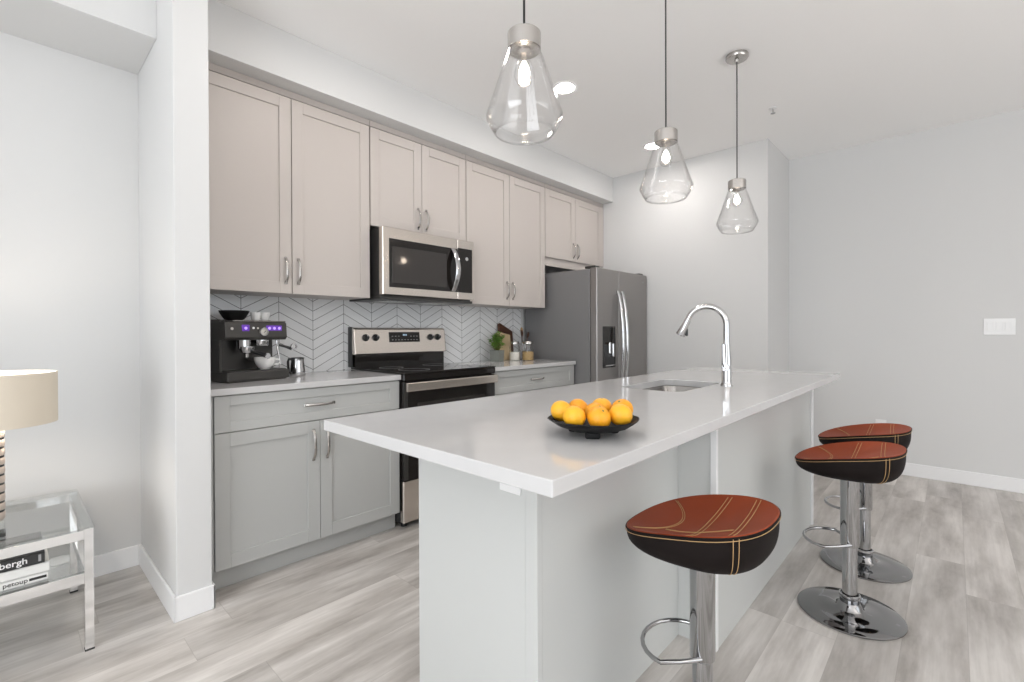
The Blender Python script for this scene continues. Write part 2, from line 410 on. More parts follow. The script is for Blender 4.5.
YL = 2.392                                         # face of the lower doors
def base_cabinet(label, x0, x1, group, fill0=0, fill1=0):
    t = thing('base_cabinet', label, 'cabinet', (x0, YL, 0), 0, group)
    def L(m, n, mt):
        o = m.build(n, mt, t); o.location = (-x0, -YL, 0); return o
    L(MB().box((x0, YL + .021, .10), (x1, YB - .012, .883)), 'body', M['lower'])
    L(MB().box((x0, YL + .052, 0), (x1, YL + .068, .10)), 'toe_kick', M['lower'])
    if fill0: L(MB().box((x0, YL + .006, .10), (x0 + fill0 - .003, YL + .021, .883)), 'filler_strip', M['lower'])
    a, b_ = x0 + fill0, x1 - fill1; mid = (a + b_) / 2
    d = L(door_mesh(a + .0015, b_ - .0015, .715, .879, YL, st=.062, rail=.045), 'drawer', M['lower'])
    pull(mid, .797, YL, .15, False).build('handle', M['nickel'], d)
    for p, q, hx in ((a + .0015, mid - .0015, mid - .035), (mid + .0015, b_ - .0015, mid + .035)):
        d = L(door_mesh(p, q, .10, .711, YL), 'door', M['lower'])
        pull(hx, .59, YL, .15).build('handle', M['nickel'], d)
    return t
G = 'lower cabinets along the kitchen wall'
base_cabinet('grey shaker base cabinet under the espresso machine', .599, 1.592, G, .035)
base_cabinet('grey shaker base cabinet between the range and the refrigerator', 2.366, 3.352, G)
def slab(x0, y0, x1, y1, z0=.884, z1=.914): return MB().box((x0, y0, z0), (x1, y1, z1), .0025, 2)
tag(slab(.598, 2.375, 1.594, YB - .009).build('countertop', M['quartz']), 'white quartz worktop carrying the espresso machine', 'countertop', 'kitchen wall worktops')
tag(slab(2.364, 2.375, 3.356, YB - .009).build('countertop', M['quartz']), 'white quartz worktop carrying the herb pot and jars', 'countertop', 'kitchen wall worktops')

# ------------------------------------------------------------------ island
isl = thing('kitchen_island', 'long pale grey kitchen island carrying the white worktop with a sink', 'kitchen island', (2, .9, 0))
def IL(m, n, mt=None, p=None):
    o = m.build(n, mt or M['island'], p or isl)
    if not p: o.location = (-2, -.9, 0)
    return o
ep = IL(MB().box((.920, .812, 0), (.938, 1.275, .883), .001), 'end_panel')
IL(MB().box((.918, .771, 0), (.938, .811, .883), .001), 'corner_post')
IL(MB().box((.938, 1.255, 0), (3.306, 1.275, .883), .001), 'cabinet_side')
IL(MB().box((.938, .772, 0), (1.758, .790, .883), .001), 'back_panel')
IL(MB().box((1.758, .648, 0), (1.774, .90, .883), .001), 'return_panel')
IL(MB().box((1.752, .627, 0), (1.772, .648, .883), .001), 'lit_edge_post', M['trim'])  # trim white paints in the window light caught by this panel edge
IL(MB().box((3.300, .618, 0), (3.322, .629, .883), .001), 'lit_edge_strip', M['trim'])  # added strip, its white stands in for light along the end panel's edge
IL(MB().box((1.772, .629, 0), (3.300, .647, .883), .001), 'seating_panel')
IL(MB().box((3.300, .629, 0), (3.322, 1.275, .883), .001), 'end_panel')
ol = IL(MB().box((.913, .825, .735), (.920, .900, .852), .002), 'outlet_plate', M['plate'])
IL(MB().box((.9115, .845, .755), (.913, .880, .83), .0008), 'socket', M['plate'], ol)
# worktop with a sink cut-out
def rrect(x0, y0, x1, y1, r, n=6):
    o = []
    for cx, cy, a in ((x1 - r, y1 - r, 0), (x0 + r, y1 - r, PI / 2), (x0 + r, y0 + r, PI), (x1 - r, y0 + r, 1.5 * PI)):
        o += [(cx + r * math.cos(a + PI / 2 * i / n), cy + r * math.sin(a + PI / 2 * i / n)) for i in range(n + 1)]
    return o
SX0, SY0, SX1, SY1 = 1.875, .815, 2.36, 1.10
def cut_slab(out, hole, z0, z1):
    m = MB(); bm = m.bm; rows = {}
    for nm, z in (('b', z0), ('t', z1)):
        O = m.ring([(x, y, z) for x, y in out]); H = m.ring([(x, y, z) for x, y in hole])
        es = []
        for Rr in (O, H):
            for i in range(len(Rr)): es.append(bm.edges.new((Rr[i], Rr[(i + 1) % len(Rr)])))
        bmesh.ops.triangle_fill(bm, edges=es, use_beauty=True)
        rows[nm] = (O, H)
    m.bridge(rows['b'][0], rows['t'][0], smooth=False); m.bridge(rows['b'][1], rows['t'][1], smooth=False)
    return m
top = cut_slab([(.620, .487), (3.345, .487), (3.345, 1.311), (.620, 1.311)], rrect(SX0, SY0, SX1, SY1, .05), .884, .914)
tag(top.build('island_countertop', M['quartz'], bevel=.0022), 'long white quartz worktop of the island under the fruit and faucet', 'countertop')
sk = thing('kitchen_sink', 'stainless undermount sink set into the island worktop', 'sink', ((SX0 + SX1) / 2, (SY0 + SY1) / 2, .70))
m = MB(); prev = None
for e, z, r in ((.012, .8835, .055), (.004, .8835, .055), (.002, .88, .055), (-.004, .74, .06), (-.014, .712, .06), (-.05, .70, .06), (-.2, .697, .03)):
    ee = min(e, .2) if e > -.13 else -.13
    R_ = m.ring([(x, y, z) for x, y in rrect(SX0 - ee, SY0 - ee, SX1 + ee, SY1 + ee, r if ee > -.1 else .012)])
    if prev: m.bridge(prev, R_)
    prev = R_
m.cap(prev)
o = m.build('basin', M['sinksteel'], sk); o.location = -Vector(sk.location)
o = MB().lathe([(0, .6985), (.03, .6985), (.04, .700), (.042, .6975)], ((SX0 + SX1) / 2, (SY0 + SY1) / 2, 0), 24).build('drain', M['chrome'], sk); o.location = -Vector(sk.location)

# gooseneck faucet, spout over the sink
FX, FY = 2.243, .757
fa = thing('kitchen_faucet', 'tall chrome gooseneck pull-down faucet beside the island sink', 'faucet', (FX, FY, .914), math.radians(100))
MB().lathe([(.026, 0), (.026, .005), (.023, .010), (.0205, .018), (.0205, .11), (.0195, .13), (.016, .17), (.0155, .19), (0, .19)], n=28).build('body', M['chrome'], fa)
pts = [(0, 0, .18), (0, 0, .24)] + [(.086 - .086 * math.cos(a), 0, .278 + .086 * math.sin(a)) for a in [PI * i / 16 * .89 for i in range(17)]]
d = (Vector(pts[-1]) - Vector(pts[-2])).normalized(); e = Vector(pts[-1])
MB().tube(pts, .0135, n=16).build('spout', M['chrome'], fa)
hd = MB().tube([e, e + d * .012, e + d * .035, e + d * .080, e + d * .085], [.0142, .016, .0165, .0235, .0215], n=18).build('spray_head', M['chrome'], fa)
q = e + d * .06; w_ = Vector((d.z, 0, -d.x))
MB().box((-.005, -.007, -.018), (.005, .007, .018), .003).build('spray_button', M['black'], hd, loc=(q + w_ * .021))
hn = MB(); hn.lathe([(.0, 0), (.016, 0), (.016, .03), (0, .032)], (0, .018, .085), 18, 'y')
hn.tube([(.0, .042, .085), (.004, .046, .11), (.006, .047, .19)], [.009, .008, .006], n=10)
hn.build('lever_handle', M['chrome'], fa)

# ------------------------------------------------------------------ range
RX0, RX1, RY = 1.598, 2.358, 2.37
rg = thing('kitchen_range', 'stainless electric range with black glass cooktop between the base cabinets', 'range', (RX0, RY, 0))
def P(m, n, mt, root, p=None, bevel=0):
    o = m.build(n, mt, p or root, bevel=bevel)
    if not p: o.location = -Vector(root.location)
    return o
P(MB().box((RX0, RY + .03, .03), (RX1, YB - .02, .905)), 'body', M['black'], rg)
P(MB().box((RX0 + .002, RY - .005, .035), (RX1 - .002, RY + .03, .283), .004), 'storage_drawer', M['steel'], rg)
od = P(MB().box((RX0 + .002, RY - .012, .29), (RX1 - .002, RY + .03, .872), .004), 'oven_door', M['blackglass'], rg)
P(MB().box((RX0 + .10, RY - .0135, .36), (RX1 - .10, RY - .011, .74), .001), 'door_window', M['ovenglass'], rg, od)
P(MB().box((RX0 + .002, RY - .0135, .29), (RX0 + .03, RY - .011, .862)), 'door_trim', M['darkgrey'], rg, od)
h = MB().box((RX0 + .004, RY - .046, .814), (RX1 - .004, RY - .028, .868), .006, 2)
for x in (RX0 + .03, RX1 - .06): h.box((x, RY - .035, .826), (x + .03, RY - .01, .856), .003)
P(h, 'door_handle', M['steel'], rg, od)
P(MB().box((RX0, RY - .015, .876), (RX1, RY + .03, .915), .004), 'front_rail', M['blackglass'], rg)
ct = P(MB().box((RX0, RY - .018, .9155), (RX1, YB - .075, .926), .003), 'cooktop', M['blackglass'], rg)
for x, y, r in ((RX0 + .19, 2.52, .10), (RX1 - .19, 2.52, .085), (RX0 + .19, 2.78, .08), (RX1 - .19, 2.78, .10)):
    P(MB().lathe([(r - .003, .9262), (r - .003, .9266), (r, .9266), (r, .9262)], (x, y, 0), 36, closed=True), 'burner_ring', M['greymark'], rg, ct)
P(MB().box((RX0 + .004, YB - .075, .916), (RX1 - .004, YB - .02, 1.018)), 'backguard', M['blackglass'], rg)
pn = MB(); A = []
for x in (RX0 - .010, RX1): A.append(pn.ring([(x, 2.899, 1.015), (x, 2.985, 1.015), (x, 2.985, 1.198), (x, 2.935, 1.198), (x, 2.918, 1.188)]))
pn.bridge(A[0], A[1], smooth=False); pn.cap(A[0]); pn.cap(A[1])
pn = P(pn, 'control_panel', M['steel'], rg, bevel=.006)
P(MB().box((RX0 - .012, 2.94, .93), (RX0 - .004, 2.99, 1.2), .002), 'side_trim', M['black'], rg, pn)
tilt = Matrix.Rotation(math.atan2(.019, .173), 4, 'X')
def face_y(z): return 2.899 + (z - 1.015) * .019 / .173
for x in (1.672, 1.748, 2.214, 2.282):
    k = MB().lathe([(.024, 0), (.024, .006), (.0185, .010), (.0165, .026), (.014, .029), (0, .029)], (0, 0, 0), 20, '-y')
    k.box((-.004, -.034, -.016), (.004, -.026, .016), .002)
    o = k.build('knob', M['black'], pn); o.location = (x, face_y(1.128) + .001, 1.128); o.rotation_euler = (-math.atan2(.019, .173), 0, 0)
    MB().box((-.0015, -.0352, .004), (.0015, -.034, .015)).build('pointer', M['plate'], o)
ds = MB().box((-.13, -.003, -.036), (.13, .004, .036), .001).build('display_window', M['blackglass'], pn); ds.location = (1.985, face_y(1.13), 1.13); ds.rotation_euler = (-math.atan2(.019, .173), 0, 0)
dg = MB()
for i, ch in enumerate((0, .012, .024)):
    dg.box((-.016 + ch, -.0038, .010), (-.016 + ch + .007, -.003, .021))
dg.build('clock_digits', M['display'], ds)
for r_ in range(2):
    for i in range(9):
        if 3 <= i <= 5 and r_ == 1: continue
        MB().box((-.11 + i * .026, -.0036, -.022 + r_ * .026), (-.11 + i * .026 + .012, -.003, -.018 + r_ * .026)).build('button_mark', M['greymark'], ds)
for x in (RX0 + .04, RX1 - .04):
    for y in (RY + .05, YB - .08): P(MB().lathe([(.018, 0), (.018, .03), (0, .03)], (x, y, 0), 14), 'levelling_foot', M['black'], rg)

# ------------------------------------------------------------------ over-the-range microwave
MX0, MX1, MY, MZ0, MZ1 = 1.598, 2.358, 2.575, 1.372, 1.822
mw = thing('microwave_oven', 'stainless over-the-range microwave with arched handle under a short cabinet', 'microwave', (MX0, MY, MZ0))
P(MB().box((MX0, MY + .045, MZ0 + .018), (MX1, YB - .012, MZ1 - .002)), 'housing', M['darkgrey'], mw)
P(MB().box((MX0 - .002, MY + .02, MZ0), (MX1 + .002, YB - .012, MZ0 + .018), .002), 'bottom_vent', M['darkgrey'], mw)
dr = P(MB().box((MX0, MY, MZ0 + .026), (2.198, MY + .044, MZ1), .004), 'door', M['steel'], mw)
cp = P(MB().box((2.202, MY, MZ0 + .026), (MX1, MY + .044, MZ1), .004), 'control_panel', M['steel'], mw)
P(MB().box((MX0 + .046, MY - .003, 1.447), (2.198, MY + .002, 1.752), .001), 'door_glass', M['blackglass'], mw, dr)
P(MB().box((MX0 + .065, MY - .0042, 1.475), (2.10, MY - .0028, 1.705), .0006), 'viewing_screen', M['ovenglass'], mw, dr)
P(MB().box((2.202, MY - .003, 1.447), (MX1 - .02, MY + .002, 1.762), .001), 'key_panel', M['blackglass'], mw, cp)
P(MB().lathe([(.013, 0), (.013, .002), (0, .002)], (2.285, MY - .003, 1.69), 18, '-y'), 'dial_light', M['greymark'], mw, cp)
pts = [(2.160, MY - .004 - .055 * math.sin(PI * t) ** .8, 1.452 + .295 * t) for t in [i / 16 for i in range(17)]]
P(MB().tube(pts,  .007, .020, 12, upv=(1, 0, 0)), 'handle', M['chrome'], mw, dr)
ul = MB().box((MX0 + .10, MY + .10, MZ0 - .003), (MX0 + .32, MY + .32, MZ0 + .001), .001).box((MX0 + .42, MY + .10, MZ0 - .003), (MX0 + .64, MY + .32, MZ0 + .001), .001)
P(ul, 'grease_filter', M['nickel'], mw)

# ------------------------------------------------------------------ refrigerator
FX0, FX1, FYF = 3.372, 4.245, 2.172
rf = thing('refrigerator', 'slate grey side-by-side refrigerator with two curved handles', 'refrigerator', (FX0, FYF, 0))
P(MB().box((FX0, FYF + .075, .03), (FX1, 2.965, 1.695), .004), 'case', M['fridgeside'], rf)
P(MB().box((FX0 + .02, FYF + .09, 0), (FX1 - .02, 2.95, .03)), 'base_grille', M['black'], rf)
FS = 3.722
dl = P(MB().box((FX0, FYF, .05), (FS - .003, FYF + .07, 1.703), .008, 2), 'freezer_door', M['fridge'], rf)
dR = P(MB().box((FS + .003, FYF, .05), (FX1, FYF + .07, 1.703), .008, 2), 'fresh_food_door', M['fridge'], rf)
P(MB().box((FX0 + .006, FYF + .07, .06), (FX1 - .006, FYF + .0755, 1.69)), 'door_gasket', M['black'], rf)
for hx, dd, lean in ((FS - .035, dl, 0), (FS + .035, dR, 0)):
    pts = [(hx, FYF - .012 - .056 * math.sin(PI * t) ** .7, .60 + .92 * t) for t in [i / 20 for i in range(21)]]
    hm = MB().tube(pts, .011, .016, 12, upv=(1, 0, 0))
    for z in (.615, 1.505): hm.box((hx - .012, FYF - .022, z - .018), (hx + .012, FYF, z + .018), .004)
    P(hm, 'handle', M['chrome'], rf, dd)
dp = P(MB().box((3.455, FYF - .004, .855), (3.655, FYF + .001, 1.21), .004), 'dispenser_bezel', M['blackglass'], rf, dl)
q_ = MB().box((3.468, FYF - .0052, .87), (3.642, FYF - .0035, 1.055), .003); P(q_, 'dispenser_well', M['black'], rf, dl)
q_ = MB().box((3.52, FYF - .03, .975), (3.55, FYF - .004, 1.075), .006).box((3.575, FYF - .03, .945), (3.60, FYF - .004, 1.065), .006).box((3.475, FYF - .018, .87), (3.635, FYF - .004, .88), .002)
P(q_, 'dispenser_paddle', M['chrome'], rf, dl)
q_ = MB()
for i in range(2): q_.box((4.145 + i * .022, FYF - .0012, 1.625), (4.160 + i * .022, FYF, 1.640), .0004)
P(q_, 'emblem', M['greymark'], rf, dR)
for x in (FX0 + .02, FX1 - .09): P(MB().box((x, FYF + .03, 1.7035), (x + .07, FYF + .14, 1.722), .005), 'hinge_cover', M['darkgrey'], rf)

# ------------------------------------------------------------------ ceiling fittings
def pendant(x, y, label):
    t = thing('pendant_light', label, 'pendant light', (x, y, 1.735), 0, 'glass pendants over the island')
    z = 1.735
    MB().lathe([(0, HC - z - .0005), (.060, HC - z - .0005), (.060, HC - z - .016), (.056, HC - z - .022), (.012, HC - z - .024), (.008, HC - z - .04), (0, HC - z - .04)], n=36).build('canopy', M['nickel'], t)
    MB().tube([(0, 0, HC - z - .035), (0, 0, .295)], .0033, n=8).build('cord', M['cord'], t)
    MB().lathe([(.044, .241), (.048, .241), (.048, .288), (.045, .291), (.006, .292), (.005, .300), (0, .300)], n=36).build('socket_cap', M['nickel'], t)
    g = MB(); g.caps = False
    pr = [(.0435, .250), (.0455, .238), (.058, .205), (.085, .122), (.106, .062), (.110, .050), (.108, .042), (.096, .018), (.083, 0)]
    g.lathe(pr, n=48)
    gl = g.build('glass_shade', M['glass'], t)
    sd = gl.modifiers.new('wall', 'SOLIDIFY'); sd.thickness = .003; sd.offset = 0
    MB().lathe([(0, .262), (.021, .262), (.021, .236), (.015, .228), (0, .228)], n=20).build('lamp_holder', M['nickel'], t)
    bl = MB().lathe([(.013, .230), (.014, .220), (.022, .198), (.029, .178), (.029, .166), (.021, .148), (.01, .141), (0, .140)], n=24).build('light_bulb', M['glass'], t)
    MB().lathe([(0, .212), (.006, .206), (.013, .190), (.016, .176), (.013, .164), (0, .157)], n=16).build('filament', M['bulb'], bl)
    return t
pendant(1.034, .911, 'nearest clear glass pendant, hanging over the fruit dish end of the island')
pendant(1.957, .911, 'middle clear glass pendant over the island, between two others')
pendant(2.874, .911, 'farthest clear glass pendant, with its round ceiling canopy in view')
def downlight(x, y, label):
    t = thing('recessed_downlight', label, 'ceiling light', (x, y, HC), 0, 'round ceiling downlights')
    MB().lathe([(.060, -.001), (.078, -.001), (.080, -.004), (.074, -.009), (.060, -.006)], n=36, closed=True).build('trim_ring', M['trim'], t)
    MB().lathe([(0, -.0045), (.060, -.0045), (.060, -.002), (0, -.002)], n=36).build('lens', M['pot'], t)
downlight(2.483, 1.84, 'lit round recessed downlight beside the nearest glass pendant')
downlight(3.767, 1.87, 'lit round recessed downlight beside the middle glass pendant')
downlight(1.239, 1.80, 'added unseen downlight continuing the row above the espresso machine worktop')  # out of view, added for its light at the row's spacing
sp = thing('sprinkler_head', 'small white fire sprinkler head on the ceiling', 'sprinkler', (3.721, .938, HC))
MB().lathe([(0, -.001), (.028, -.001), (.026, -.006), (.012, -.008), (0, -.008)], n=24).build('escutcheon', M['plate'], sp)
m = MB().tube([(-.009, 0, -.006), (-.011, 0, -.022), (0, 0, -.036)], .0022, n=8).tube([(.009, 0, -.006), (.011, 0, -.022), (0, 0, -.036)], .0022, n=8)
m.build('frame_arm', M['chrome'], sp)
MB().lathe([(0, -.036), (.016, -.036), (.016, -.0385), (0, -.0385)], n=16).build('deflector', M['chrome'], sp)
sw = thing('light_switch', 'white three-gang rocker switch plate on the far grey wall', 'light switch', (XR, -.241, 1.19))
MB().box((-.006, -.082, -.06), (0, .082, .06), .003, 2).build('cover_plate', M['plate'], sw)
for y in (-.047, 0, .047):
    r = MB().box((-.010, -.0165, -.034), (-.006, .0165, .034), .0015).build('rocker', M['plate'], sw); r.location = (0, y, 0); 
ou = thing('wall_outlet', 'white wall outlet low on the far wall behind the back stool', 'outlet', (XR, .442, .372))
MB().box((-.005, -.036, -.057), (0, .036, .057), .002).build('cover_plate', M['plate'], ou)
for z in (-.022, .022): MB().box((-.007, -.016, z - .014), (-.005, .016, z + .014), .002).build('socket', M['greymark'] if False else M['plate'], ou)

# ------------------------------------------------------------------ bar stools (local +x is the low front lip)
def seat_rim(phi):
    c, s = math.cos(phi), math.sin(phi); n = 2.5; a, b_ = .183, .196
    r = 1 / ((abs(c) / a) ** n + (abs(s) / b_) ** n) ** (1 / n)
    return r * c + .004, r * s
def rim_z(x): t = x / .193; return .671 - .038 * t - .013 * t * t
def top_z(x, y, rho): return rim_z(x) + .004 - .030 * (1 - rho ** 2.2) - .010 * (1 - rho * rho) * math.exp(-((x - .02) / .09) ** 2)
def rho_of(x, y):
    a = math.atan2(y, x - .004); rx, ry = seat_rim(a); return min(1, math.hypot(x - .004, y) / math.hypot(rx - .004, ry))
def shell_pt(phi, th):
    x, y = seat_rim(phi); bx, zb = -.050, .568
    f = (math.cos(phi) + 1) / 2; mm = 3.3 + 0.3 * f
    rho = math.cos(th) ** (2 / mm); de = math.sin(th) ** (2 / mm)
    return Vector((bx + (x - bx) * rho, y * rho, rim_z(x) + (zb - rim_z(x)) * de))
def bar_stool(loc, rotz, label, drop=0):
    t = thing('bar_stool', label, 'bar stool', loc, rotz, 'bar stools at the island')
    N = 72
    m = MB(); rings = []
    for j in range(15):
        th = PI / 2 * (j / 15) ** .9
        rings.append(m.ring([shell_pt(2 * PI * i / N, th) for i in range(N)]))
    for A, B in zip(rings, rings[1:]): m.bridge(A, B)
    m.cap(rings[-1])
    sh = m.build('seat_shell', M['leatherdark'], t)
    m = MB(); rings = []
    R0 = [seat_rim(2 * PI * i / N) for i in range(N)]
    rings.append(m.ring([(x * .985, y * .985, rim_z(x) - .006) for x, y in R0]))
    rings.append(m.ring([(x * 1.002, y * 1.002, rim_z(x) + .001) for x, y in R0]))
    for rho in (.985, .95, .88, .78, .66, .52, .36, .2, .08):
        rings.append(m.ring([(x * rho, y * rho, top_z(x * rho, y * rho, rho)) for x, y in R0]))
    for A, B in zip(rings, rings[1:]): m.bridge(A, B)
    m.cap(rings[-1])
    cu = m.build('seat_cushion', M['leather'], t)
    MB().tube([(x * 1.004, y * 1.004, rim_z(x) - .001) for x, y in R0], .0024, n=8, closed=True).build('piping', M['leatherdark'], cu)
    # tan seams on the cushion and the shell
    m = MB(); rr = .0009
    def line(pts):
        m.tube([(x, y, top_z(x, y, rho_of(x, y)) + .0012) for x, y in pts if rho_of(x, y) < .995], rr, n=6)
    S = [i / 20 * 2 - 1 for i in range(21)]
    for o in (-.006, .006):
        line([(-.012 + o - .012 * q - .016 * q * q, q * .198) for q in S])                          # across the middle
        line([(-.108 + o - .015 * q - .004 * q * q, q * .180) for q in S])                          # curved one near the back
    for o in (0, .006): line([(.060 + o + .085 * q * q, q * .150) for q in S])                      # curved one near the front
    for o in (0, .006): line([(x, .055 + o + .016 * math.sin((x + .1) * 11)) for x in [-.10 + .17 * i / 14 for i in range(15)]])
    m.build('cushion_stitching', M['stitch'], cu)
    m = MB()
    m.tube([(x * 1.012, y * 1.012, rim_z(x) - .0075) for x, y in R0], .0009, n=6, closed=True)
    for ph in (PI / 2 + .72, PI / 2 + .79, -PI / 2 - .72, -PI / 2 - .79):
        pts = []
        for j in range(13):
            p = shell_pt(ph, PI / 2 * (j / 15)); q = Vector((p.x + .045, p.y, 0)).normalized()
            pts.append(p + q * .0012)
        m.tube(pts, rr, n=6)
    m.build('shell_stitching', M['stitch'], sh)
    MB().lathe([(.05, .560), (.09, .5675), (.09, .576), (0, .576)], (-.03, 0, 0), 24).build('seat_plate', M['rubber'], t)
    MB().lathe([(.0315, .278), (.033, .281), (.033, .562), (.034, .566), (0, .566)], n=32).build('pole_sleeve', M['polechrome'], t)
    MB().lathe([(.0, .02), (.0265, .02), (.0265, .282), (0, .282)], n=32).build('lower_pole', M['polechrome'], t)
    MB().lathe([(.182, 0), (.185, .003), (.185, .007), (.181, .010), (.12, .0125), (.055, .017), (.046, .024), (.040, .040), (.0345, .047), (.0345, .062), (.030, .066), (0, .066)], n=64).build('base', M['chromedark'], t)
    MB().lathe([(.033, .068), (.0375, .070), (.0375, .078), (.033, .080)], n=28, closed=True).build('collar', M['chrome'], t)
    pts = [(-.008, .028, .288), (.03, .075, .288)]
    for i in range(13):
        a = PI / 2 - PI * i / 12
        pts.append((.068 + .094 * math.cos(a), .112 * math.sin(a), .288))
    pts += [(.03, -.075, .288), (-.008, -.028, .288)]
    MB().tube(pts, .0062, n=12).build('foot_rest', M['polechrome'], t)
    for k in kids(t):                                  # the gas lift set a little lower
        if k.name.split('.')[0] in ('seat_shell', 'seat_cushion', 'seat_plate', 'pole_sleeve', 'foot_rest'): k.location.z -= drop
    return t
FR = PI / 2
bar_stool((1.300, .503, 0), FR, 'nearest bar stool, its rust leather seat partly under the island worktop', .007)
bar_stool((2.376, .314, 0), FR, 'middle bar stool with rust and black leather seat and full chrome base in view')
bar_stool((2.916, .326, 0), FR, 'farthest bar stool, seat partly hidden behind another stool')

# ------------------------------------------------------------------ fruit dish
DX, DY, DZ = .975, .640, .914
ds_ = thing('fruit_dish', 'shallow black footed wooden dish holding the oranges on the island', 'dish', (DX, DY, DZ))
m = MB(); rings = []; NN = 8
def octo(r, z, n=48):
    o = []
    for i in range(n):
        a = 2 * PI * i / n + .12; sec = 2 * PI / NN
        k = (a % sec) - sec / 2; rr_ = r * (.45 + .55 * math.cos(sec / 2) / math.cos(k) / math.cos(sec / 2) * .985)
        o.append((rr_ * math.cos(a), rr_ * math.sin(a), z))
    return o
for r, z in ((.026, .0155), (.064, .0135), (.084, .021), (.106, .036), (.1085, .0385), (.106, .040), (.081, .0265), (.060, .0205), (.02, .0195)): rings.append(m.ring(octo(r, z)))
for A, B in zip(rings, rings[1:]): m.bridge(A, B)
m.cap(rings[0], True); m.cap(rings[-1])
m.build('tray', M['bowl'], ds_)
for a in (3.7, 3.7 + 2 * PI / 3, 3.7 + 4 * PI / 3):
    f = MB().box((-.017, -.010, 0), (.017, .010, .018), .003).build('foot', M['bowl'], ds_); f.location = (.053 * math.cos(a), .053 * math.sin(a), 0); f.rotation_euler = (0, 0, a + PI / 2)
def fruit(label, x, y, z, r, mt, rx, sq=.94):
    t = thing('orange', label, 'orange', (DX + x, DY + y, DZ + z), 0, 'oranges in the black dish')
    pr = []
    for i in range(21):
        a = -PI / 2 + PI * i / 20; d = math.exp(-((PI / 2 - abs(a)) / .22) ** 2) * .10
        pr.append((r * math.cos(a) if 0 < i < 20 else 0, r * sq * (math.sin(a) * (1 - d))))
    o = MB().lathe(pr, n=28).build('peel', mt, t); o.rotation_euler = rx
    s = MB().lathe([(0, r * sq * .88), (.0035, r * sq * .89), (.003, r * sq * .93), (0, r * sq * .935)], n=10).build('stem_button', M['stem'], o)
    return t
rgt = Vector((math.sin(YAW), -math.cos(YAW), 0)); dep = Vector((math.cos(YAW), math.sin(YAW), 0))
fr = [('leftmost orange in the black dish, behind another at the rim', -.076, .012, .064, .0265, 1), ('yellow orange at the front left of the black dish', -.052, -.046, .060, .0270, 1),
      ('round orange at the front centre of the black dish', .004, -.056, .0585, .0275, 0), ('orange at the front right of the black dish', .058, -.036, .062, .0275, 1),
      ('rightmost orange in the black dish, behind the front right one', .075, .021, .0655, .027, 0), ('deep orange fruit at the back centre of the black dish', -.028, .055, .0625, .026, 0),
      ('yellow orange at the back right of the black dish', .032, .060, .064, .0265, 1), ('orange in the middle of the black dish, ringed by the others', .006, .001, .0605, .026, 0)]
for i, (lb, lx, ld, z, r, k) in enumerate(fr):
    p = rgt * lx + dep * ld
    fruit(lb, p.x, p.y, z - .0105, r, M['orange2'] if k else M['orange'], (.5 * math.sin(i * 2.1), .6 * math.cos(i * 1.3), i))

# ------------------------------------------------------------------ espresso machine and the cups around it
ec = thing('espresso_machine', 'dark grey espresso machine with purple lit buttons on the worktop', 'espresso machine', (.742, 2.655, .914), math.radians(10))
W = .318
MB().box((0, .10, .02), (W, .262, .318), .008, 2).box((0, .03, .02), (.012, .12, .318), .004).build('body', M['coffee'], ec)
MB().box((-.004, -.055, .006), (W + .004, .262, .052), .006, 2).box((.01, -.045, 0), (W - .01, .25, .006)).build('base', M['coffee'], ec)
MB().box((.012, -.048, .052), (W - .012, .098, .056), .001).build('drip_grate', M['darkgrey'], ec)
hd = MB(); A = []
for x in (-.002, W + .002): A.append(hd.ring([(x, .105, .212), (x, -.022, .212), (x, -.036, .225), (x, -.030, .300), (x, -.022, .306), (x, .262, .306), (x, .262, .212)]))
hd.bridge(A[0], A[1], smooth=False); hd.cap(A[0]); hd.cap(A[1])
hd = hd.build('head', M['coffee'], ec, bevel=.003)
MB().box((.04, -.024, .3065), (W + .002, .25, .313), .002).build('cup_tray', M['nickel'], hd)
def fy(z): return -.036 + (z - .225) * .006 / .075
def btn(x, z, r, mt, nm, d=.004): return MB().lathe([(r, 0), (r, d * .7), (r * .8, d), (0, d)], (x, fy(z), z), 20, '-y').build(nm, mt, hd)
MB().box((.078, fy(.272) - .0015, .256), (.118, fy(.272) + .004, .290), .004).build('button_backlight', M['purple'], hd)
MB().box((.205, fy(.272) - .0015, .258), (.292, fy(.272) + .004, .288), .004).build('button_backlight', M['purple'], hd)
for x in (.098, .222, .249, .276): btn(x, .273, .0075, M['purple2'], 'button')
btn(.125 + .012, .274, .006, M['plate'], 'indicator_light'); btn(.160, .273, .005, M['dial'], 'indicator_light'); btn(.030, .270, .007, M['dial'], 'hopper_knob')
gq = btn(.188, .255, .020, M['dial'], 'pressure_gauge', .008)
MB().lathe([(.019, .006), (.022, .006), (.022, .012), (.019, .012)], (.188, fy(.255), .255), 24, '-y', closed=True).build('gauge_ring', M['chrome'], gq)
MB().box((.186, fy(.255) - .0095, .253), (.198, fy(.255) - .0082, .2555), rot=Matrix.Rotation(-.7, 4, 'Y')).build('gauge_needle', M['black'], gq)
MB().lathe([(.034, .168), (.034, .212), (0, .212), ][::-1] + [(.030, .165), (0, .165)], (.122, .035, 0), 28).build('grinder_outlet', M['chrome'], ec)
MB().lathe([(0, .212), (.036, .212), (.036, .186), (.033, .180), (0, .180)], (.214, .035, 0), 28).build('group_head', M['chrome'], ec)
pf = MB().lathe([(0, .178), (.036, .178), (.036, .164), (.030, .146), (.012, .140), (.010, .122), (0, .122)], (.130, .02, 0), 28).build('portafilter', M['chrome'], ec)
MB().tube([(.140, -.01, .152), (.160, -.050, .142), (.178, -.085, .130)], [.008, .011, .013], n=14).build('portafilter_handle', M['black'], pf)
